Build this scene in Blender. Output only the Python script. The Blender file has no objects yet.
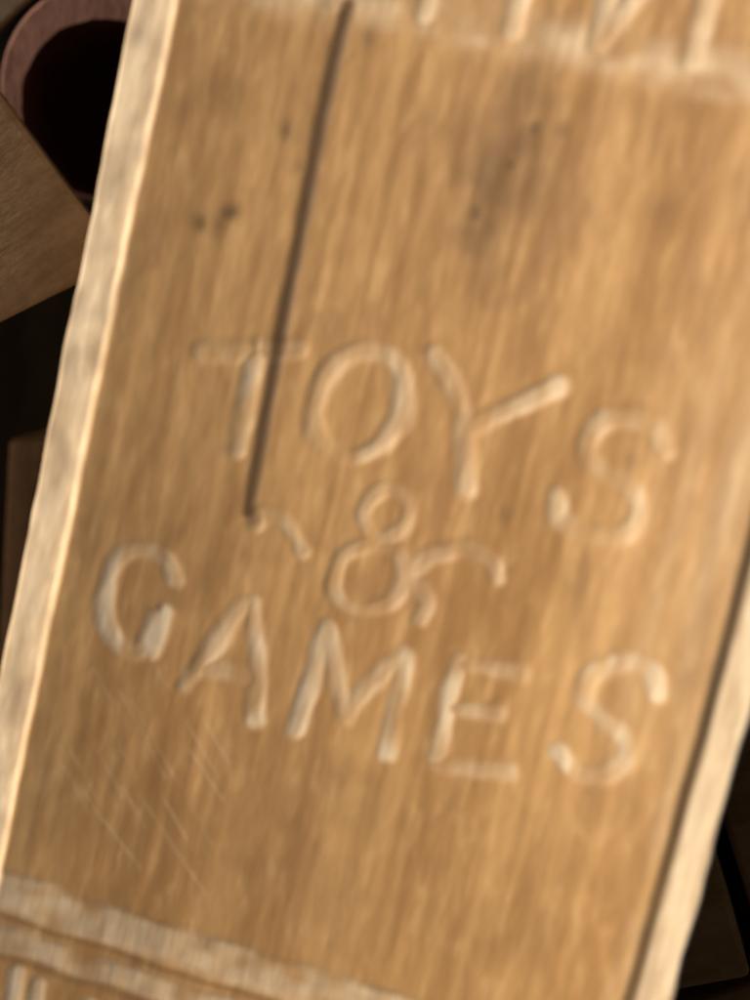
import bpy, bmesh, math, random
import numpy as np
from mathutils import Matrix, Vector

random.seed(4)
RNG = np.random.default_rng(11)
scn = bpy.context.scene
COL = scn.collection
# one Blender unit is ten centimetres: the carved block is about 6.5 cm wide
scn.unit_settings.system = 'METRIC'
scn.unit_settings.scale_length = 0.1

# ------------------------------------------------------------------ camera
cam_d = bpy.data.cameras.new('camera')
cam = bpy.data.objects.new('camera', cam_d)
COL.objects.link(cam)
cam.matrix_world = Matrix((
    (0.956603, -0.236448, 0.170305, 0.1909),
    (0.220098, 0.969314, 0.109487, 0.25527),
    (-0.190967, -0.067252, 0.97929, 1.21549),
    (0, 0, 0, 1)))
cam_d.sensor_fit = 'VERTICAL'
cam_d.sensor_height = 36.0
cam_d.sensor_width = 27.0
cam_d.lens = 52.0
cam_d.clip_start = 0.01
cam_d.clip_end = 200.0
cam_d.dof.use_dof = True
cam_d.dof.focus_distance = 1.45
cam_d.dof.aperture_fstop = 1.3
scn.camera = cam

# --------------------------------------------------------------- sky, sun
SUN_EL = math.radians(32)
SUN_AZ = math.radians(-76)          # clockwise from +Y: the sun stands to the left
world = bpy.data.worlds.new('World')
scn.world = world
world.use_nodes = True
wn = world.node_tree
bg = wn.nodes['Background']
sky = wn.nodes.new('ShaderNodeTexSky')
sky.sky_type = 'NISHITA'
sky.sun_disc = False
sky.sun_elevation = SUN_EL
sky.sun_rotation = SUN_AZ
sky.dust_density = 3.0
wn.links.new(sky.outputs[0], bg.inputs[0])
bg.inputs[1].default_value = 0.085
sun_d = bpy.data.lights.new('sun', 'SUN')
sun_d.energy = 4.7
sun_d.angle = math.radians(0.6)
sun_d.color = (1.0, 0.88, 0.70)
sun = bpy.data.objects.new('sun', sun_d)
COL.objects.link(sun)
S = Vector((math.sin(SUN_AZ) * math.cos(SUN_EL), math.cos(SUN_AZ) * math.cos(SUN_EL), math.sin(SUN_EL)))
sun.rotation_euler = S.to_track_quat('Z', 'Y').to_euler()
sun.location = S * 8

scn.view_settings.view_transform = 'Standard'
scn.view_settings.look = 'None'
scn.view_settings.gamma = 1.0
scn.view_settings.exposure = 0.06
scn.render.engine = 'CYCLES'
scn.cycles.use_denoising = True


# --------------------------------------------------------------- materials
class Nodes:
    def __init__(self, name):
        self.m = bpy.data.materials.new(name)
        self.m.use_nodes = True
        self.t = self.m.node_tree
        self.p = self.t.nodes['Principled BSDF']

    def link(self, a, b):
        self.t.links.new(a, b)

    def coords(self, scale, loc=(0, 0, 0), rot=0.0):
        tc = self.t.nodes.new('ShaderNodeTexCoord')
        mp = self.t.nodes.new('ShaderNodeMapping')
        mp.inputs['Scale'].default_value = scale
        mp.inputs['Location'].default_value = loc
        mp.inputs['Rotation'].default_value = (0, 0, rot)
        self.link(tc.outputs['Object'], mp.inputs['Vector'])
        return mp.outputs[0]

    def noise(self, scale, detail=3.0, rough=0.55, distort=0.0, loc=(0, 0, 0), rot=0.0):
        n = self.t.nodes.new('ShaderNodeTexNoise')
        n.inputs['Scale'].default_value = 1.0
        n.inputs['Detail'].default_value = detail
        n.inputs['Roughness'].default_value = rough
        n.inputs['Distortion'].default_value = distort
        self.link(self.coords(scale, loc, rot), n.inputs['Vector'])
        return n.outputs['Fac']

    def ramp(self, fac, lo, hi):
        r = self.t.nodes.new('ShaderNodeMapRange')
        r.interpolation_type = 'SMOOTHSTEP'
        r.inputs['From Min'].default_value = lo
        r.inputs['From Max'].default_value = hi
        self.link(fac, r.inputs['Value'])
        return r.outputs['Result']

    def math(self, op, a, b):
        n = self.t.nodes.new('ShaderNodeMath')
        n.operation = op
        for i, v in enumerate((a, b)):
            if isinstance(v, (int, float)):
                n.inputs[i].default_value = v
            else:
                self.link(v, n.inputs[i])
        return n.outputs[0]

    def mix(self, fac, a, b, mode='MIX'):
        n = self.t.nodes.new('ShaderNodeMix')
        n.data_type = 'RGBA'
        n.blend_type = mode
        for s, v in ((n.inputs[0], fac), (n.inputs[6], a), (n.inputs[7], b)):
            if isinstance(v, (int, float)):
                s.default_value = v
            elif isinstance(v, tuple):
                s.default_value = v + (1.0,)
            else:
                self.link(v, s)
        return n.outputs[2]

    def attr(self, name):
        a = self.t.nodes.new('ShaderNodeAttribute')
        a.attribute_name = name
        return a.outputs['Fac']

    def bump(self, pairs):
        prev = None
        for h, dist, strength in pairs:
            b = self.t.nodes.new('ShaderNodeBump')
            b.inputs['Distance'].default_value = dist
            b.inputs['Strength'].default_value = strength
            self.link(h, b.inputs['Height'])
            if prev is not None:
                self.link(prev, b.inputs['Normal'])
            prev = b.outputs[0]
        self.link(prev, self.p.inputs['Normal'])


def honey_wood():
    n = Nodes('honey_stained_wood')
    broad = n.noise((9, 2.2, 9), 3, 0.5, 0.3)
    streak = n.noise((58, 3.4, 58), 3, 0.5, 0.15, rot=0.02)
    fleck = n.noise((90, 24, 90), 2, 0.5, 0.0, loc=(3, 7, 1))
    blot = n.noise((26, 13, 26), 2, 0.5, 0.6, loc=(9, 2, 4))
    fine = n.noise((300, 60, 300), 2, 0.5, loc=(1, 5, 2))
    f = n.math('ADD', n.math('MULTIPLY', streak, 0.42), n.math('MULTIPLY', broad, 0.36))
    f = n.math('ADD', f, n.math('MULTIPLY', fleck, 0.22))
    c = n.mix(n.ramp(f, 0.31, 0.70), (0.285, 0.138, 0.040), (0.54, 0.308, 0.115))
    c = n.mix(n.math('MULTIPLY', n.ramp(blot, 0.52, 0.74), 0.55), c, (0.30, 0.155, 0.055))
    c = n.mix(n.math('MULTIPLY', n.ramp(fleck, 0.55, 0.75), 0.22), c, (0.70, 0.45, 0.20))
    # cut and worn places show pale bare wood; the right edge's sheen is painted likewise
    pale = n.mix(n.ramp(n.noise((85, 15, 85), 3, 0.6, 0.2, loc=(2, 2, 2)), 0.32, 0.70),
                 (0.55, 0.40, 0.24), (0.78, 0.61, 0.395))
    c = n.mix(n.attr('raw_sheen'), c, pale)
    c = n.mix(n.math('MULTIPLY', n.ramp(fine, 0.3, 0.7), 0.10), c, (0.20, 0.10, 0.035))
    c = n.mix(n.attr('stain_shade'), c, (0.095, 0.048, 0.018))
    n.link(c, n.p.inputs['Base Color'])
    n.p.inputs['Roughness'].default_value = 0.52
    n.p.inputs['Specular IOR Level'].default_value = 0.35
    n.bump([(streak, 0.004, 0.10), (fleck, 0.0022, 0.10), (fine, 0.0006, 0.35)])
    return n.m


def block_wood(name, dark, light, rough=0.75, grain=1.0, fuzz=0.4, spec=0.12):
    n = Nodes(name)
    a = n.noise((26 * grain, 5 * grain, 26 * grain), 4, 0.6, 0.5)
    b = n.noise((130 * grain, 60 * grain, 130 * grain), 4, 0.65, 0.0, loc=(4, 1, 2))
    f = n.math('ADD', n.math('MULTIPLY', a, 0.6), n.math('MULTIPLY', b, 0.4))
    n.link(n.mix(n.ramp(f, 0.36, 0.64), dark, light), n.p.inputs['Base Color'])
    n.p.inputs['Roughness'].default_value = rough
    n.p.inputs['Specular IOR Level'].default_value = spec
    n.bump([(a, 0.004, 0.4), (b, 0.002, fuzz)])
    return n.m


M_SIGN = honey_wood()
M_ROSE = block_wood('rosy_wood', (0.10, 0.048, 0.033), (0.19, 0.096, 0.070), fuzz=0.7)
M_BORE = block_wood('shade_dark_bore_wood', (0.05, 0.016, 0.009), (0.08, 0.028, 0.016), 1.0, spec=0.0)  # shade inside the tube put into a darker colour
M_TAN = block_wood('tan_wood', (0.165, 0.106, 0.055), (0.245, 0.165, 0.092))
M_GREY = block_wood('weathered_wood', (0.14, 0.10, 0.06), (0.20, 0.15, 0.095))
M_BROWN = block_wood('dark_brown_wood', (0.13, 0.048, 0.012), (0.19, 0.075, 0.022), 0.95, spec=0.0)
M_SHADED = block_wood('shade_dark_wood', (0.024, 0.012, 0.005), (0.042, 0.022, 0.010), spec=0.03)  # shade of the low left gap put into the block's colour
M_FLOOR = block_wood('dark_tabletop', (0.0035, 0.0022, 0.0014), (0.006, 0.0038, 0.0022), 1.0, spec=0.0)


# ----------------------------------------------------------------- helpers
def link(name, me, mat, parent=None, loc=None):
    o = bpy.data.objects.new(name, me)
    COL.objects.link(o)
    me.materials.append(mat)
    if parent is not None:
        o.parent = parent
    if loc is not None:
        o.location = loc
    return o


def tag(o, label, cat, group=None):
    o['label'] = label
    o['category'] = cat
    if group:
        o['group'] = group
    return o


def catmull(pts, n=10):
    p = np.array(pts, float)
    if len(p) < 3:
        return p
    closed = np.allclose(p[0], p[-1])
    a = p[-2] if closed else 2 * p[0] - p[1]
    b = p[1] if closed else 2 * p[-1] - p[-2]
    q = np.vstack([a, p, b])
    out = []
    for i in range(1, len(q) - 2):
        for t in np.linspace(0, 1, n, endpoint=False):
            p0, p1, p2, p3 = q[i - 1:i + 3]
            out.append(0.5 * (2 * p1 + (p2 - p0) * t + (2 * p0 - 5 * p1 + 4 * p2 - p3) * t * t
                              + (3 * p1 - p0 - 3 * p2 + p3) * t ** 3))
    out.append(p[-1])
    return np.array(out)


def dist_to(strokes, X, Y, reach, smooth=True, along=False):
    """distance of every grid point to a set of hand-cut strokes (inf beyond reach)"""
    D = np.full(X.shape, 9.0)
    A = np.zeros(X.shape)
    for s in strokes:
        p = catmull(s) if smooth else np.array(s, float)
        for a, b in zip(p[:-1], p[1:]):
            m = ((X > min(a[0], b[0]) - reach) & (X < max(a[0], b[0]) + reach) &
                 (Y > min(a[1], b[1]) - reach) & (Y < max(a[1], b[1]) + reach))
            if not m.any():
                continue
            ab = b - a
            px, py = X[m] - a[0], Y[m] - a[1]
            t = np.clip((px * ab[0] + py * ab[1]) / max(ab @ ab, 1e-12), 0, 1)
            new = np.hypot(px - t * ab[0], py - t * ab[1])
            near = new < D[m]
            D[m] = np.where(near, new, D[m])
            A[m] = np.where(near, abs(ab[1]) / max(math.hypot(*ab), 1e-9), A[m])
    return (D, A) if along else D


def sstep(a, b, x):
    t = np.clip((x - a) / (b - a), 0, 1)
    return t * t * (3 - 2 * t)


N_RES = 0.0025
N_Y0, N_X0 = -1.0, -0.5
N_SH = (900, 400)


def smooth_noise(sx, sy):
    """a field of unit noise, blurred by sx across and sy along the grain"""
    w = RNG.standard_normal(N_SH)
    fy = np.fft.fftfreq(N_SH[0], N_RES)[:, None]
    fx = np.fft.fftfreq(N_SH[1], N_RES)[None, :]
    k = np.exp(-2 * (math.pi ** 2) * ((fx * sx) ** 2 + (fy * sy) ** 2))
    r = np.fft.ifft2(np.fft.fft2(w) * k).real
    return r / r.std()


def sample(img, X, Y):
    gx = np.clip((X - N_X0) / N_RES, 0, N_SH[1] - 1.001)
    gy = np.clip((Y - N_Y0) / N_RES, 0, N_SH[0] - 1.001)
    i, j = gx.astype(int), gy.astype(int)
    u, v = gx - i, gy - j
    return (img[j, i] * (1 - u) * (1 - v) + img[j, i + 1] * u * (1 - v)
            + img[j + 1, i] * (1 - u) * v + img[j + 1, i + 1] * u * v)


# ------------------------------------------------- the surface under the pile
def ground():
    bm = bmesh.new()
    bmesh.ops.create_grid(bm, x_segments=8, y_segments=8, size=6)
    me = bpy.data.meshes.new('tabletop')
    bm.to_mesh(me)
    bm.free()
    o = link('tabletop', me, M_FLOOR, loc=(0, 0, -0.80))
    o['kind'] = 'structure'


ground()

# ---------------------------------------------------------- the carved block
LETTERS = [
    ('letter', 'carved capital T beside the crack', [
        [(-0.1985, 0.2086), (-0.1746, 0.2146), (-0.1503, 0.2218), (-0.1144, 0.2299)],
        [(-0.1518, 0.2228), (-0.1505, 0.1815), (-0.1510, 0.1332)]]),
    ('letter', 'carved capital O', [
        [(-0.0674, 0.2378), (-0.0843, 0.2208), (-0.0906, 0.1930), (-0.0849, 0.1678), (-0.0679, 0.1532),
         (-0.0486, 0.1516), (-0.0298, 0.1640), (-0.0186, 0.1851), (-0.0182, 0.2140), (-0.0259, 0.2358),
         (-0.0446, 0.2437), (-0.0674, 0.2378)]]),
    ('letter', 'carved capital Y', [
        [(0.0000, 0.2537), (0.0183, 0.2353), (0.0353, 0.2115), (0.0463, 0.1794), (0.0533, 0.1496)],
        [(0.0424, 0.1958), (0.0745, 0.2223), (0.1087, 0.2482)]]),
    ('letter', 'carved capital S ending the upper word', [
        [(0.2061, 0.2181), (0.1928, 0.2353), (0.1676, 0.2354), (0.1496, 0.2226), (0.1439, 0.2042),
         (0.1566, 0.1901), (0.1805, 0.1821), (0.1956, 0.1721), (0.1981, 0.1547), (0.1866, 0.1398),
         (0.1619, 0.1363), (0.1366, 0.1421), (0.1292, 0.1585)]]),
    ('ampersand', None, [
        [(-0.0098, 0.0847), (-0.0224, 0.0922), (-0.0289, 0.1049), (-0.0243, 0.1202), (-0.0105, 0.1307),
         (0.0060, 0.1249), (0.0099, 0.1082), (0.0009, 0.0927), (-0.0098, 0.0847), (0.0074, 0.0801),
         (0.0177, 0.0667), (0.0186, 0.0472), (0.0093, 0.0332), (-0.0106, 0.0253), (-0.0289, 0.0260),
         (-0.0393, 0.0396), (-0.0375, 0.0634), (-0.0244, 0.0775), (-0.0098, 0.0847)],
        [(0.0406, 0.0297), (0.0429, 0.0464), (0.0225, 0.0610), (0.0295, 0.0755), (0.0476, 0.0911),
         (0.0685, 0.0998), (0.0884, 0.0934), (0.0967, 0.0805)]]),
    ('flourish', None, [
        [(-0.1197, 0.0735), (-0.1154, 0.0836), (-0.0987, 0.0832), (-0.0822, 0.0711), (-0.0734, 0.0607)]]),
    ('letter', 'carved capital G', [
        [(-0.1814, 0.0088), (-0.1899, 0.0213), (-0.2073, 0.0270), (-0.2280, 0.0200), (-0.2390, 0.0007),
         (-0.2408, -0.0249), (-0.2350, -0.0456), (-0.2220, -0.0600), (-0.2071, -0.0666), (-0.1951, -0.0597),
         (-0.1885, -0.0505)],
        [(-0.1871, -0.0613), (-0.1855, -0.0422), (-0.1839, -0.0233)], [(-0.1950, -0.0580), (-0.1912, -0.0290)]]),
    ('letter', 'carved capital A', [
        [(-0.1525, -0.0837), (-0.1339, -0.0434), (-0.1177, -0.0061), (-0.1069, 0.0040)],
        [(-0.1069, 0.0040), (-0.0927, -0.0344), (-0.0812, -0.0940)],
        [(-0.1354, -0.0624), (-0.1169, -0.0602), (-0.0945, -0.0597)]]),
    ('letter', 'carved capital M', [
        [(-0.0429, -0.0945), (-0.0405, -0.0479), (-0.0377, 0.0002)],
        [(-0.0377, 0.0002), (-0.0197, -0.0386), (-0.0032, -0.0707)],
        [(-0.0032, -0.0707), (0.0137, -0.0333), (0.0343, -0.0052)],
        [(0.0360, -0.0047), (0.0376, -0.0504), (0.0384, -0.0930)]]),
    ('letter', 'carved capital E', [
        [(0.0813, 0.0037), (0.0814, -0.0420), (0.0829, -0.0869)],
        [(0.0833, -0.0886), (0.1156, -0.0858), (0.1452, -0.0802)],
        [(0.0833, -0.0388), (0.1058, -0.0363), (0.1252, -0.0327)],
        [(0.0840, 0.0000), (0.1088, 0.0031), (0.1343, 0.0063)]]),
    ('letter', 'carved capital S ending the lower word', [
        [(0.2487, 0.0196), (0.2414, 0.0359), (0.2237, 0.0391), (0.2029, 0.0300), (0.1922, 0.0140),
         (0.1946, -0.0031), (0.2109, -0.0136), (0.2271, -0.0206), (0.2361, -0.0332), (0.2339, -0.0488),
         (0.2201, -0.0625), (0.1963, -0.0639), (0.1813, -0.0521)]]),
]
UPRIGHTS = [
    [(-0.0712, 0.5255), (-0.0727, 0.66)],
    [(0.0038, 0.5241), (0.0049, 0.5587), (0.0035, 0.66)],
    [(0.0754, 0.5280), (0.0758, 0.5630), (0.0741, 0.66)],
    [(0.0758, 0.5290), (0.0993, 0.5752), (0.1110, 0.61)],
    [(0.1535, 0.5270), (0.1527, 0.5766), (0.1538, 0.66)],
    [(0.2307, 0.5269), (0.2284, 0.5741), (0.2261, 0.66)],
    [(-0.1500, 0.5230), (-0.1490, 0.66)],
]
LOWER = [
    [(-0.2501, -0.3871), (-0.2454, -0.47)],
    [(-0.2277, -0.3929), (-0.2243, -0.47)],
    [(-0.1751, -0.3960), (-0.1733, -0.47)],
    [(-0.1158, -0.3967), (-0.1119, -0.47)],
]
CRACK = [[(-0.1372, 0.5206), (-0.1379, 0.4500), (-0.1364, 0.3759), (-0.1350, 0.3128), (-0.1336, 0.2432),
          (-0.1307, 0.1642), (-0.1275, 0.0816)]]
SPECKS = [  # x, y, radius, strength: specks and blotches of dirt, broad darker patches low and left, on the stained face
    (-0.2247, 0.3160, 0.0065, .75), (-0.2019, 0.3303, 0.0072, .85), (-0.2080, 0.3180, 0.0090, .4),
    (-0.1133, 0.5038, 0.0065, .50), (-0.1622, 0.4091, 0.0080, .6), (-0.1480, 0.3800, 0.0060, .4),
    (0.0240, 0.4100, 0.0440, .55), (0.0260, 0.4700, 0.0260, .50), (0.0377, 0.4350, 0.0180, .64), (0.0521, 0.4100, 0.0150, .45),
    (0.0150, 0.4000, 0.0240, .62), (0.0180, 0.3656, 0.0240, .60), (0.0300, 0.3300, 0.0200, .34),
    (0.0420, 0.4480, 0.0080, .80), (0.0290, 0.4180, 0.0072, .80), (0.0080, 0.3760, 0.0085, .80),
    (0.0330, 0.3920, 0.0340, .30), (0.0640, 0.4520, 0.0080, .50), (0.0250, 0.3880, 0.0075, .6),
    (-0.1600, -0.2000, 0.0900, .17), (0.0000, -0.2250, 0.0900, .26), (0.1300, -0.2200, 0.0800, .17),
    (0.0400, -0.1500, 0.0500, .12), (-0.2300, -0.1500, 0.0700, .10), (-0.2000, 0.0600, 0.0900, .16),
    (0.1639, 0.4043, 0.0110, .30), (0.0895, 0.1331, 0.0070, .35), (0.1830, 0.1990, 0.0060, .35),
    (-0.1240, 0.0760, 0.0060, .5), (-0.2330, 0.4300, 0.0100, .2), (0.2300, 0.4400, 0.0150, .2),
    (-0.2600, -0.2000, 0.0200, .25), (-0.1500, -0.1600, 0.0250, .18), (0.1600, 0.0900, 0.0120, .2),
]
SCRATCHES = [
    [(-0.2389, -0.0901), (-0.1976, -0.1326)], [(-0.2335, -0.1473), (-0.1864, -0.1978)],
    [(-0.2499, -0.1853), (-0.1560, -0.2569)], [(-0.2108, -0.1032), (-0.1509, -0.1696)],
    [(-0.1978, -0.1091), (-0.0917, -0.2207)], [(-0.1736, -0.1894), (-0.0909, -0.2633)],
    [(-0.1338, -0.1384), (-0.0957, -0.1728)], [(-0.1873, -0.0688), (-0.1570, -0.0980)],
]
for _k in range(9):
    _x, _y, _l = random.uniform(-0.26, -0.12), random.uniform(-0.21, -0.09), random.uniform(0.02, 0.07)
    SCRATCHES.append([(_x, _y), (_x + _l * 0.68, _y - _l * random.uniform(0.68, 0.76))])
THICK = 0.20


def warp(x, y):
    """height of the warped face: cup and twist shaped to brighten the right and dim the lower left"""
    return 0.46 * x * x + 0.16 * x * y


def settle(p):
    """a mark measured on the flat drawing of the face, moved to where it lies on the warped board"""
    x, y = p
    for _ in range(6):
        h = warp(x, y)
        x, y = p[0] + (0.1909 - p[0]) * h / 1.2155, p[1] + (0.2553 - p[1]) * h / 1.2155
    return (x, y)


LETTERS = [(n, l, [[settle(p) for p in q] for q in st]) for n, l, st in LETTERS]
UPRIGHTS, LOWER, CRACK, SCRATCHES = ([[settle(p) for p in q] for q in st] for st in (UPRIGHTS, LOWER, CRACK, SCRATCHES))
SPECKS = [settle(p[:2]) + tuple(p[2:]) for p in SPECKS]
Y0, Y1 = -0.62, 0.86


def carved_block():
    root = bpy.data.objects.new('carved_toy_block', None)
    COL.objects.link(root)
    root.location = (0, 0, -THICK)
    tag(root, 'honey brown wooden block carved TOYS & GAMES, with pale worn edges and a long crack', 'toy block')

    # grid: u across (finer at the rounded edges), v along
    dx = 0.00125
    a = 0.008 * (1 - np.cos(np.linspace(0, math.pi / 2, 13)))            # tight at the outer edge
    xs = np.concatenate([a[:-1], np.arange(0.008, 0.642, dx), 0.65 - a[::-1]])
    ys = np.concatenate([np.linspace(Y0, -0.48, 50, endpoint=False), np.arange(-0.48, 0.62, dx),
                         np.linspace(0.62, Y1, 60)])
    U, Y = np.meshgrid(xs / 0.65, ys)
    en = smooth_noise(0.02, 0.022)
    en2 = smooth_noise(0.02, 0.007)
    xl = -0.3255 + 0.0110 - 0.0185 * Y[:, :1] + 0.0005 * sample(en, Y * 0 - 0.3, Y)[:, :1] + 0.0002 * sample(en2, Y * 0 - 0.3, Y)[:, :1]
    xr = 0.3262 - 0.0045 - 0.005 * Y[:, :1] - 0.006 * np.clip(-Y[:, :1], 0, 1) + 0.0008 * sample(en, Y * 0 + 0.3, Y)[:, :1] \
        + 0.0004 * sample(en2, Y * 0 + 0.3, Y)[:, :1]
    X = xl + (xr - xl) * U
    il = -0.2846 + 0.0145 - 0.0170 * Y + 0.0004 * sample(en, Y * 0, Y) + 0.0002 * sample(en2, Y * 0, Y)
    ir = 0.2872 - 0.0030 - 0.0037 * Y - 0.018 * np.clip(-Y, 0, 1) ** 1.0 + 0.0005 * sample(en, Y * 0 + .15, Y)

    cup = warp(X, Y)
    H = cup.copy()                                                      # cup and twist, shaped to grade the light
    H += 0.00013 * sample(smooth_noise(0.0042, 0.060), X, Y)
    H += 0.00007 * sample(smooth_noise(0.0035, 0.008), X, Y)
    H += 0.0008 * sample(smooth_noise(0.03, 0.09), X, Y)
    raw_sheen = np.zeros_like(X)
    stain_shade = np.zeros_like(X)
    wear = np.clip(0.78 + 0.22 * sample(smooth_noise(0.006, 0.010), X, Y), 0.15, 1)

    # lettering, flourish, uprights: hand-cut V grooves
    part = np.zeros(X.shape, int)
    names = [('front_panel', None)]
    wob = sample(smooth_noise(0.005, 0.006), X, Y)
    torn = np.clip(0.80 + 0.28 * sample(smooth_noise(0.0035, 0.011), X, Y), 0.25, 1.15)
    wob2 = sample(smooth_noise(0.014, 0.014), X, Y)
    wv = sample(smooth_noise(0.011, 0.012), X, Y)
    fade = np.clip(0.80 + 0.30 * wv, 0.30, 1.1)
    for name, lab, st in LETTERS:
        d, al = dist_to(st, X, Y, 0.04, along=True)
        al = 0.38 + 0.62 * sstep(0.1, 0.8, al)      # strokes running along the grain are paler and deeper
        thin = 0.8 if name in ('flourish', 'ampersand') else 1.0
        row2 = name == 'letter' and st[0][0][1] < 0.1      # the lower word is cut shallower and rubbed paler
        w = (0.0082 if row2 else 0.0092) * thin * (1 + 0.09 * wob2)
        d = np.maximum(d + 0.0007 * wob, 0)
        rawness = 0.55 if thin < 1 else (1.3 if row2 else 0.72)
        H -= (0.0015 if row2 else 0.0020) * thin * (1 - sstep(0.25 * w, 1.45 * w, d)) * (0.7 + 0.3 * fade) * (0.4 + 0.6 * al)
        raw_sheen = np.maximum(raw_sheen, np.clip(rawness * (1 - sstep(0.45 * w, 1.4 * w, d)) * (0.5 + 0.5 * wear) * fade * al * torn, 0, 1))
        names.append((name, lab))
        part[(d < 1.45 * w)] = len(names) - 1
    cut = np.zeros_like(X)
    for st, name in [(s, 'upright_groove') for s in UPRIGHTS] + [(s, 'carved_stroke') for s in LOWER]:
        d = dist_to([st], X, Y, 0.04)
        w = 0.0085 if name == 'upright_groove' else 0.0065
        cut = np.maximum(cut, (0.0018 if name == 'upright_groove' else 0.0011) * (1 - sstep(0.25 * w, 1.5 * w, d)))
        raw_sheen = np.maximum(raw_sheen, 0.85 * (1 - sstep(0.35 * w, 1.6 * w, d)) * wear)
        names.append((name, None))
        part[(d < 1.45 * w)] = len(names) - 1

    H -= cut

    # cross bands, chiselled a little below the face
    e0 = sample(smooth_noise(0.006, 0.005), X, Y)
    bn = sample(smooth_noise(0.012, 0.006), X, Y)
    for yc, hw, depth, soft, name in ((0.5235, 0.011, 0.0022, 0.018, 'upper_band'),
                                      (-0.3185, 0.0160, 0.0030, 0.008, 'lower_band'),
                                      (-0.3630, 0.0095, 0.0026, 0.009, 'lower_band')):
        d = np.abs(Y - yc - (0.2553 - yc) * warp(X, yc) / 1.2155 - 0.0012 * bn - 0.0010 * sample(en, Y * 0, X))
        m = 1 - sstep(hw - soft * .5, hw + soft, d)
        m = m * ((X > il - 0.03) & (X < ir - 0.001))
        H -= depth * m * (1 + 0.12 * bn)
        raw_sheen = np.maximum(raw_sheen, 0.62 * m * np.clip(0.74 + 0.22 * bn + 0.18 * e0, 0.2, 1))
        names.append((name, None))
        part[(d < hw + 0.5 * soft)] = len(names) - 1

    for yc, q in ((-0.3425, 0.0032), (-0.3790, 0.0040)):
        d = np.abs(Y - yc - (0.2553 - yc) * warp(X, yc) / 1.2155 - 0.0012 * bn)
        m = np.exp(-(d / q) ** 2) * ((X > il - 0.03) & (X < ir - 0.001))
        H -= 0.0012 * m
        stain_shade = np.maximum(stain_shade, 0.42 * m)
        raw_sheen = raw_sheen * (1 - 0.8 * m)

    # the long split along the grain
    d = dist_to(CRACK, X, Y, 0.03)
    jag = (0.0052 + 0.0016 * (Y - 0.08) + 0.0003 * sample(en2, X, Y))
    H -= 0.0013 * (1 - sstep(0.0, 1.7 * jag, d))
    stain_shade = np.maximum(stain_shade, 0.92 * (1 - sstep(0.3 * jag, 1.9 * jag, d)))
    raw_sheen = raw_sheen * sstep(0.6 * jag, 1.6 * jag, d)
    # scratches
    d = dist_to(SCRATCHES, X, Y, 0.006, smooth=False)
    H -= 0.00012 * np.exp(-(d / 0.0016) ** 2)
    raw_sheen = np.maximum(raw_sheen, 0.30 * np.exp(-(d / 0.0012) ** 2) * np.clip(.6 + .5 * bn, 0, 1))
    # specks and broad darker patches
    jx, jy = 0.004 * sample(en2, X, Y), 0.006 * sample(en, X, Y)
    for sx, sy, r, s in SPECKS:
        q = np.hypot((X + jx * r / .02 - sx) / r, (Y + jy * r / .02 - sy) / (1.35 * r))
        stain_shade = np.maximum(stain_shade, s * np.exp(-q ** 2))

    # side borders: a wall down to a sloping pale ledge, then the rounded outer edge
    e1 = sample(smooth_noise(0.006, 0.02), X, Y)
    e2 = sample(smooth_noise(0.009, 0.010), X, Y)
    tl = (il - X)
    tr = (X - ir)
    wl = (il - xl)
    wr = (xr - ir)
    lw = sstep(0, 0.011, tl)
    H = np.where(tl > 0, H * (1 - lw) + lw * (warp(il, Y) - 0.0100 + 0.0010 * sstep(0.011, wl * 0.95, tl)
                                              + 0.00035 * e1 + 0.00018 * e2), H)
    rw = sstep(-0.002, 0.0125, tr)
    H = np.where(tr > -0.002, H * (1 - rw) + rw * (warp(ir, Y) - 0.0050 + 0.0080 * np.clip((tr - 0.006) / 0.034, 0, 1) ** 1.2
                                              + 0.00012 * e1 + 0.0001 * e2), H)
    rnd = 0.0038
    for s in (X - xl, xr - X):
        k = np.clip(rnd - s, 0, rnd)
        H -= rnd - np.sqrt(np.maximum(rnd ** 2 - k ** 2, 0))
    # painted light: worn lip lit beside the right groove, sheen towards the right edge
    raw_sheen = np.maximum(raw_sheen, 0.30 * sstep(-0.022, -0.003, tr) * (tr < 0.002) * np.clip(0.8 + 0.3 * e1, 0, 1))
    raw_sheen = np.maximum(raw_sheen, 0.42 * np.exp(-((X - 0.29) / 0.075) ** 2 - ((Y - 0.13) / 0.16) ** 2) * np.clip(0.75 + 0.35 * sample(smooth_noise(0.005, 0.05), X, Y), 0, 1.3))
    raw_sheen = np.where(tl > 0.000, np.maximum(raw_sheen * (1 - lw), 0.95 * sstep(0.0005, 0.005, tl) * (0.86 + 0.14 * wear)), raw_sheen)
    raw_sheen = np.where(tr > 0, np.maximum(raw_sheen * (1 - rw), 0.95 * sstep(0.007, 0.013, tr)), raw_sheen)
    stain_shade = np.where(tl > 0, np.clip(0.05 * e2 + 0.09 * sample(smooth_noise(0.0045, 0.0075), X, Y) + 0.05, 0, .35), stain_shade)
    stain_shade = np.where(tr > 0, np.maximum(np.clip(0.05 * e2, 0, .3), 0.30 * (1 - sstep(0.002, 0.010, np.abs(tr - 0.006)))), stain_shade)  # right groove: its wall's shade painted as a dark line
    names.append(('side_border', None))
    part[tl > 0.0] = len(names) - 1
    names.append(('side_border', None))
    part[tr > 0.0] = len(names) - 1

    # top and bottom ends rounded too
    for s in (Y - Y0, Y1 - Y):
        k = np.clip(rnd - s, 0, rnd)
        H -= rnd - np.sqrt(np.maximum(rnd ** 2 - k ** 2, 0))

    # vertex normals from the whole surface, so that the parts meet without a seam
    P = np.stack([X, Y, H], -1)
    du = np.gradient(P, axis=1)
    dv = np.gradient(P, axis=0)
    Nn = np.cross(du, dv)
    Nn /= np.linalg.norm(Nn, axis=-1, keepdims=True)

    R, C = X.shape
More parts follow.
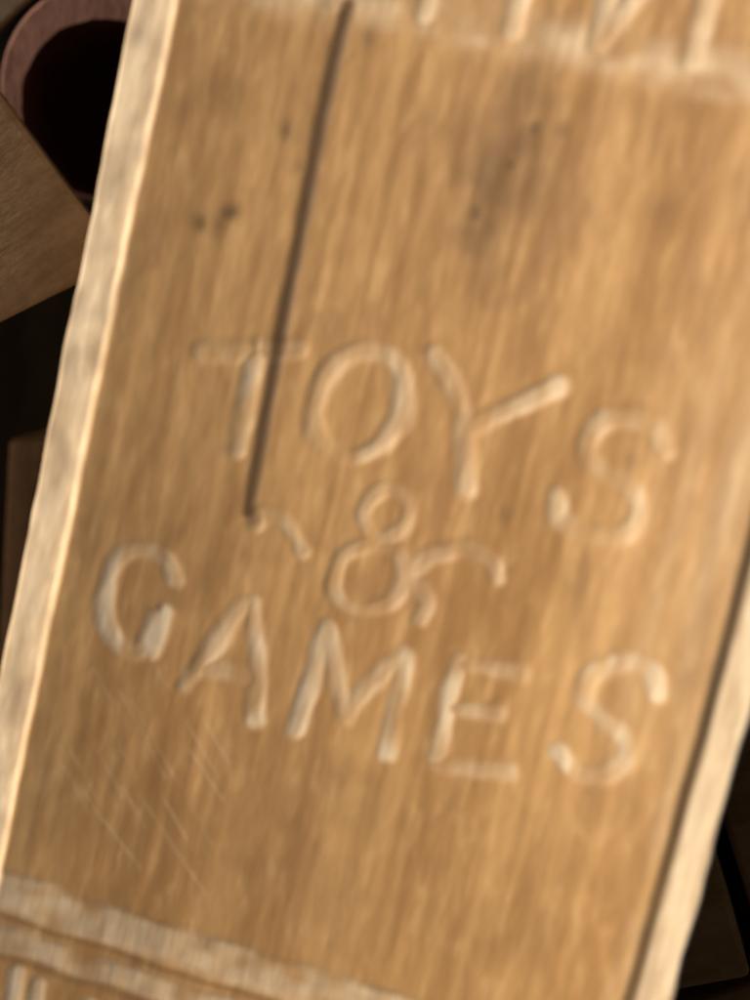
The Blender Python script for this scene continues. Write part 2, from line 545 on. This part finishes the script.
    idx = np.arange(R * C).reshape(R, C)
    quads = np.stack([idx[:-1, :-1], idx[:-1, 1:], idx[1:, 1:], idx[1:, :-1]], -1).reshape(-1, 4)
    fp = part[:-1, :-1].reshape(-1)
    Pf, Nf, rf, sf = P.reshape(-1, 3), Nn.reshape(-1, 3), raw_sheen.ravel(), stain_shade.ravel()

    def surface(name, faces, lab=None):
        used, inv = np.unique(faces, return_inverse=True)
        inv = inv.reshape(faces.shape)
        me = bpy.data.meshes.new(name)
        me.vertices.add(len(used))
        me.vertices.foreach_set('co', Pf[used].astype(np.float32).ravel())
        me.loops.add(inv.size)
        me.loops.foreach_set('vertex_index', inv.astype(np.int32).ravel())
        me.polygons.add(len(inv))
        me.polygons.foreach_set('loop_start', np.arange(0, inv.size, 4, dtype=np.int32))
        me.polygons.foreach_set('loop_total', np.full(len(inv), 4, dtype=np.int32))
        me.update(calc_edges=True)
        me.polygons.foreach_set('use_smooth', np.ones(len(inv), dtype=bool))
        me.normals_split_custom_set_from_vertices(Nf[used].tolist())
        for nm, arr in (('raw_sheen', rf), ('stain_shade', sf)):
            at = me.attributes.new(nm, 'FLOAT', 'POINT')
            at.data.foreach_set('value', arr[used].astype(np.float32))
        me.validate(clean_customdata=False)
        o = link(name, me, M_SIGN, root, (0, 0, THICK))
        if lab:
            o['label'] = lab
        return o

    for i, (name, lab) in enumerate(names):
        f = quads[fp == i]
        if len(f):
            surface(name, f, lab)

    # body: sides, ends and back, joined to the rim of the carved face
    rim = np.concatenate([idx[0, :], idx[1:, -1], idx[-1, -2::-1], idx[-2:0:-1, 0]])
    top = Pf[rim]
    n = len(rim)
    low = top.copy()
    low[:, 2] = -THICK
    me = bpy.data.meshes.new('body')
    me.from_pydata(np.vstack([top, low]).tolist(), [],
                   [(i, i + n, (i + 1) % n + n, (i + 1) % n) for i in range(n)] + [tuple(range(n, 2 * n))[::-1]])
    me.update()
    for nm, v in (('raw_sheen', 0.75), ('stain_shade', 0.12)):
        at = me.attributes.new(nm, 'FLOAT', 'POINT')
        at.data.foreach_set('value', np.full(2 * n, v, dtype=np.float32))
    link('body', me, M_SIGN, root, (0, 0, THICK))


carved_block()


# --------------------------------------------------- other blocks in the pile
def block(name, size, mat, matrix, bevel=0.008, rough=0.0015, skew=0.0):
    """a sawn wooden block: its top face's near corner at the matrix's origin, reaching along +x, +y, -z"""
    sx, sy, sz = size
    bm = bmesh.new()
    bmesh.ops.create_cube(bm, size=1.0)
    bmesh.ops.scale(bm, vec=size, verts=bm.verts)
    bmesh.ops.translate(bm, vec=(sx / 2, sy / 2, -sz / 2), verts=bm.verts)
    bmesh.ops.subdivide_edges(bm, edges=bm.edges, cuts=5, use_grid_fill=True)
    sharp = [e for e in bm.edges if e.calc_face_angle(0) > 1.0]
    bmesh.ops.bevel(bm, geom=sharp, offset=bevel, segments=3, profile=0.5, affect='EDGES', clamp_overlap=True)
    for v in bm.verts:
        v.co += Vector((random.uniform(-1, 1), random.uniform(-1, 1), random.uniform(-1, 1))) * rough
    for v in bm.verts:
        v.co.x += skew * v.co.y                       # sawn a little off square
    me = bpy.data.meshes.new(name)
    bm.to_mesh(me)
    bm.free()
    for p in me.polygons:
        p.use_smooth = True
    o = link(name, me, mat)
    o.matrix_world = matrix
    return o


def frame(origin, ex, up):
    """axes for block(): x along ex, z along up"""
    z = Vector(up).normalized()
    x = Vector(ex)
    x = (x - z * x.dot(z)).normalized()
    y = z.cross(x)
    m = Matrix((x, y, z)).transposed().to_4x4()
    m.translation = Vector(origin)
    return m


G = 'loose blocks in the shaded pile'
tag(block('wooden_block', (0.62, 0.52, 0.15), M_TAN,
          frame((-0.3736, 0.2741, -0.222), (-0.6575, 0.6589, 0.3654), (0.4215, -0.0803, 0.9033)), 0.006, 0.0018, 0.165),
    'tan block tilted in the shade left of the carved block, below the pinkish tube', 'wooden block', G)
tag(block('wooden_block', (0.30, 0.42, 0.25), M_SHADED,
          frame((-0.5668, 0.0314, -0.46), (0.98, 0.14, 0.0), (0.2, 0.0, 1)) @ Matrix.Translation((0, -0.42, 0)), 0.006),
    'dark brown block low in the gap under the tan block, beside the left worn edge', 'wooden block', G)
E1 = Vector((-0.49, 0.87, 0)).normalized()
tag(block('wooden_block', (0.46, 0.40, 0.30), M_BROWN, frame((0.413, -0.2736, -0.215), E1, (0, 0, 1)), 0.006),
    'dark brown block showing a triangle under the lower right worn edge', 'wooden block', G)
tag(block('wooden_block', (0.40, 0.46, 0.28), M_BROWN,
          frame((0.418, -0.278, -0.25), E1, (0.05, 0, 1)) @ Matrix.Translation((0, -0.474, 0)), 0.006),
    'dark brown block at the right border of the photo, behind the slanting gap', 'wooden block', G)
tag(block('wooden_block', (0.50, 0.30, 0.26), M_BROWN,
          frame((0.3536, -0.360, -0.29), (0.81, 0.585, 0), (0, 0.05, 1)) @ Matrix.Translation((-0.12, -0.30, 0)), 0.006),
    'brown block peeping out at the bottom right corner of the photo', 'wooden block', G)
tag(block('wooden_block', (0.34, 0.30, 0.40), M_GREY,
          frame((-0.646, 0.532, -0.42), (0.62, 0.78, 0), (0.4, -0.1, 1)) @ Matrix.Translation((-0.17, 0, 0)), 0.006),
    'greyish block at the top left corner, behind the pinkish tube', 'wooden block', G)


def build_rings(name, rings, mat, parent=None, caps=True):
    N = len(rings[0])
    v = [p for r in rings for p in r]
    f = []
    for i in range(len(rings) - 1):
        for k in range(N):
            f.append((i * N + k, i * N + (k + 1) % N, (i + 1) * N + (k + 1) % N, (i + 1) * N + k))
    if caps:
        f.append(tuple(range((len(rings) - 1) * N, len(rings) * N)))
    me = bpy.data.meshes.new(name)
    me.from_pydata(v, [], f)
    me.update()
    for p in me.polygons:
        p.use_smooth = abs(p.normal.z) < 0.5
    return link(name, me, mat, parent)


def ring(r, z, ox=0.0, oy=0.0, ragged=0.0, N=96):
    out = []
    for k in range(N):
        a = 2 * math.pi * k / N
        rr = r + 0.0012 * math.sin(3 * a + 1) + ragged * (math.sin(9 * a) + 0.8 * math.sin(17 * a + 2) + 0.6 * math.sin(31 * a + 1))
        out.append((rr * math.cos(a) + ox, rr * math.sin(a) + oy, z))
    return out


# a turned tube with an off-centre bore, its mouth leaning up out of the pile
RO, RI, OX, OY = 0.127, 0.104, 0.003, -0.0185
tube = build_rings('wooden_tube', [ring(RI - .002, -0.33, OX, OY), ring(RO, -0.33), ring(RO, -0.03), ring(RO, -0.005),
                                   ring(RO - 0.004, 0.0, 0, 0, 0.0004), ring(RI, 0.0, OX, OY, 0.0006)], M_ROSE, caps=False)
tube.matrix_world = frame((-0.521, 0.466, -0.44), (1, 0.1, 0), (0.30, -0.05, 1))
tag(tube, 'pinkish brown hollow wooden tube with a black bore, in the top left corner', 'wooden tube')
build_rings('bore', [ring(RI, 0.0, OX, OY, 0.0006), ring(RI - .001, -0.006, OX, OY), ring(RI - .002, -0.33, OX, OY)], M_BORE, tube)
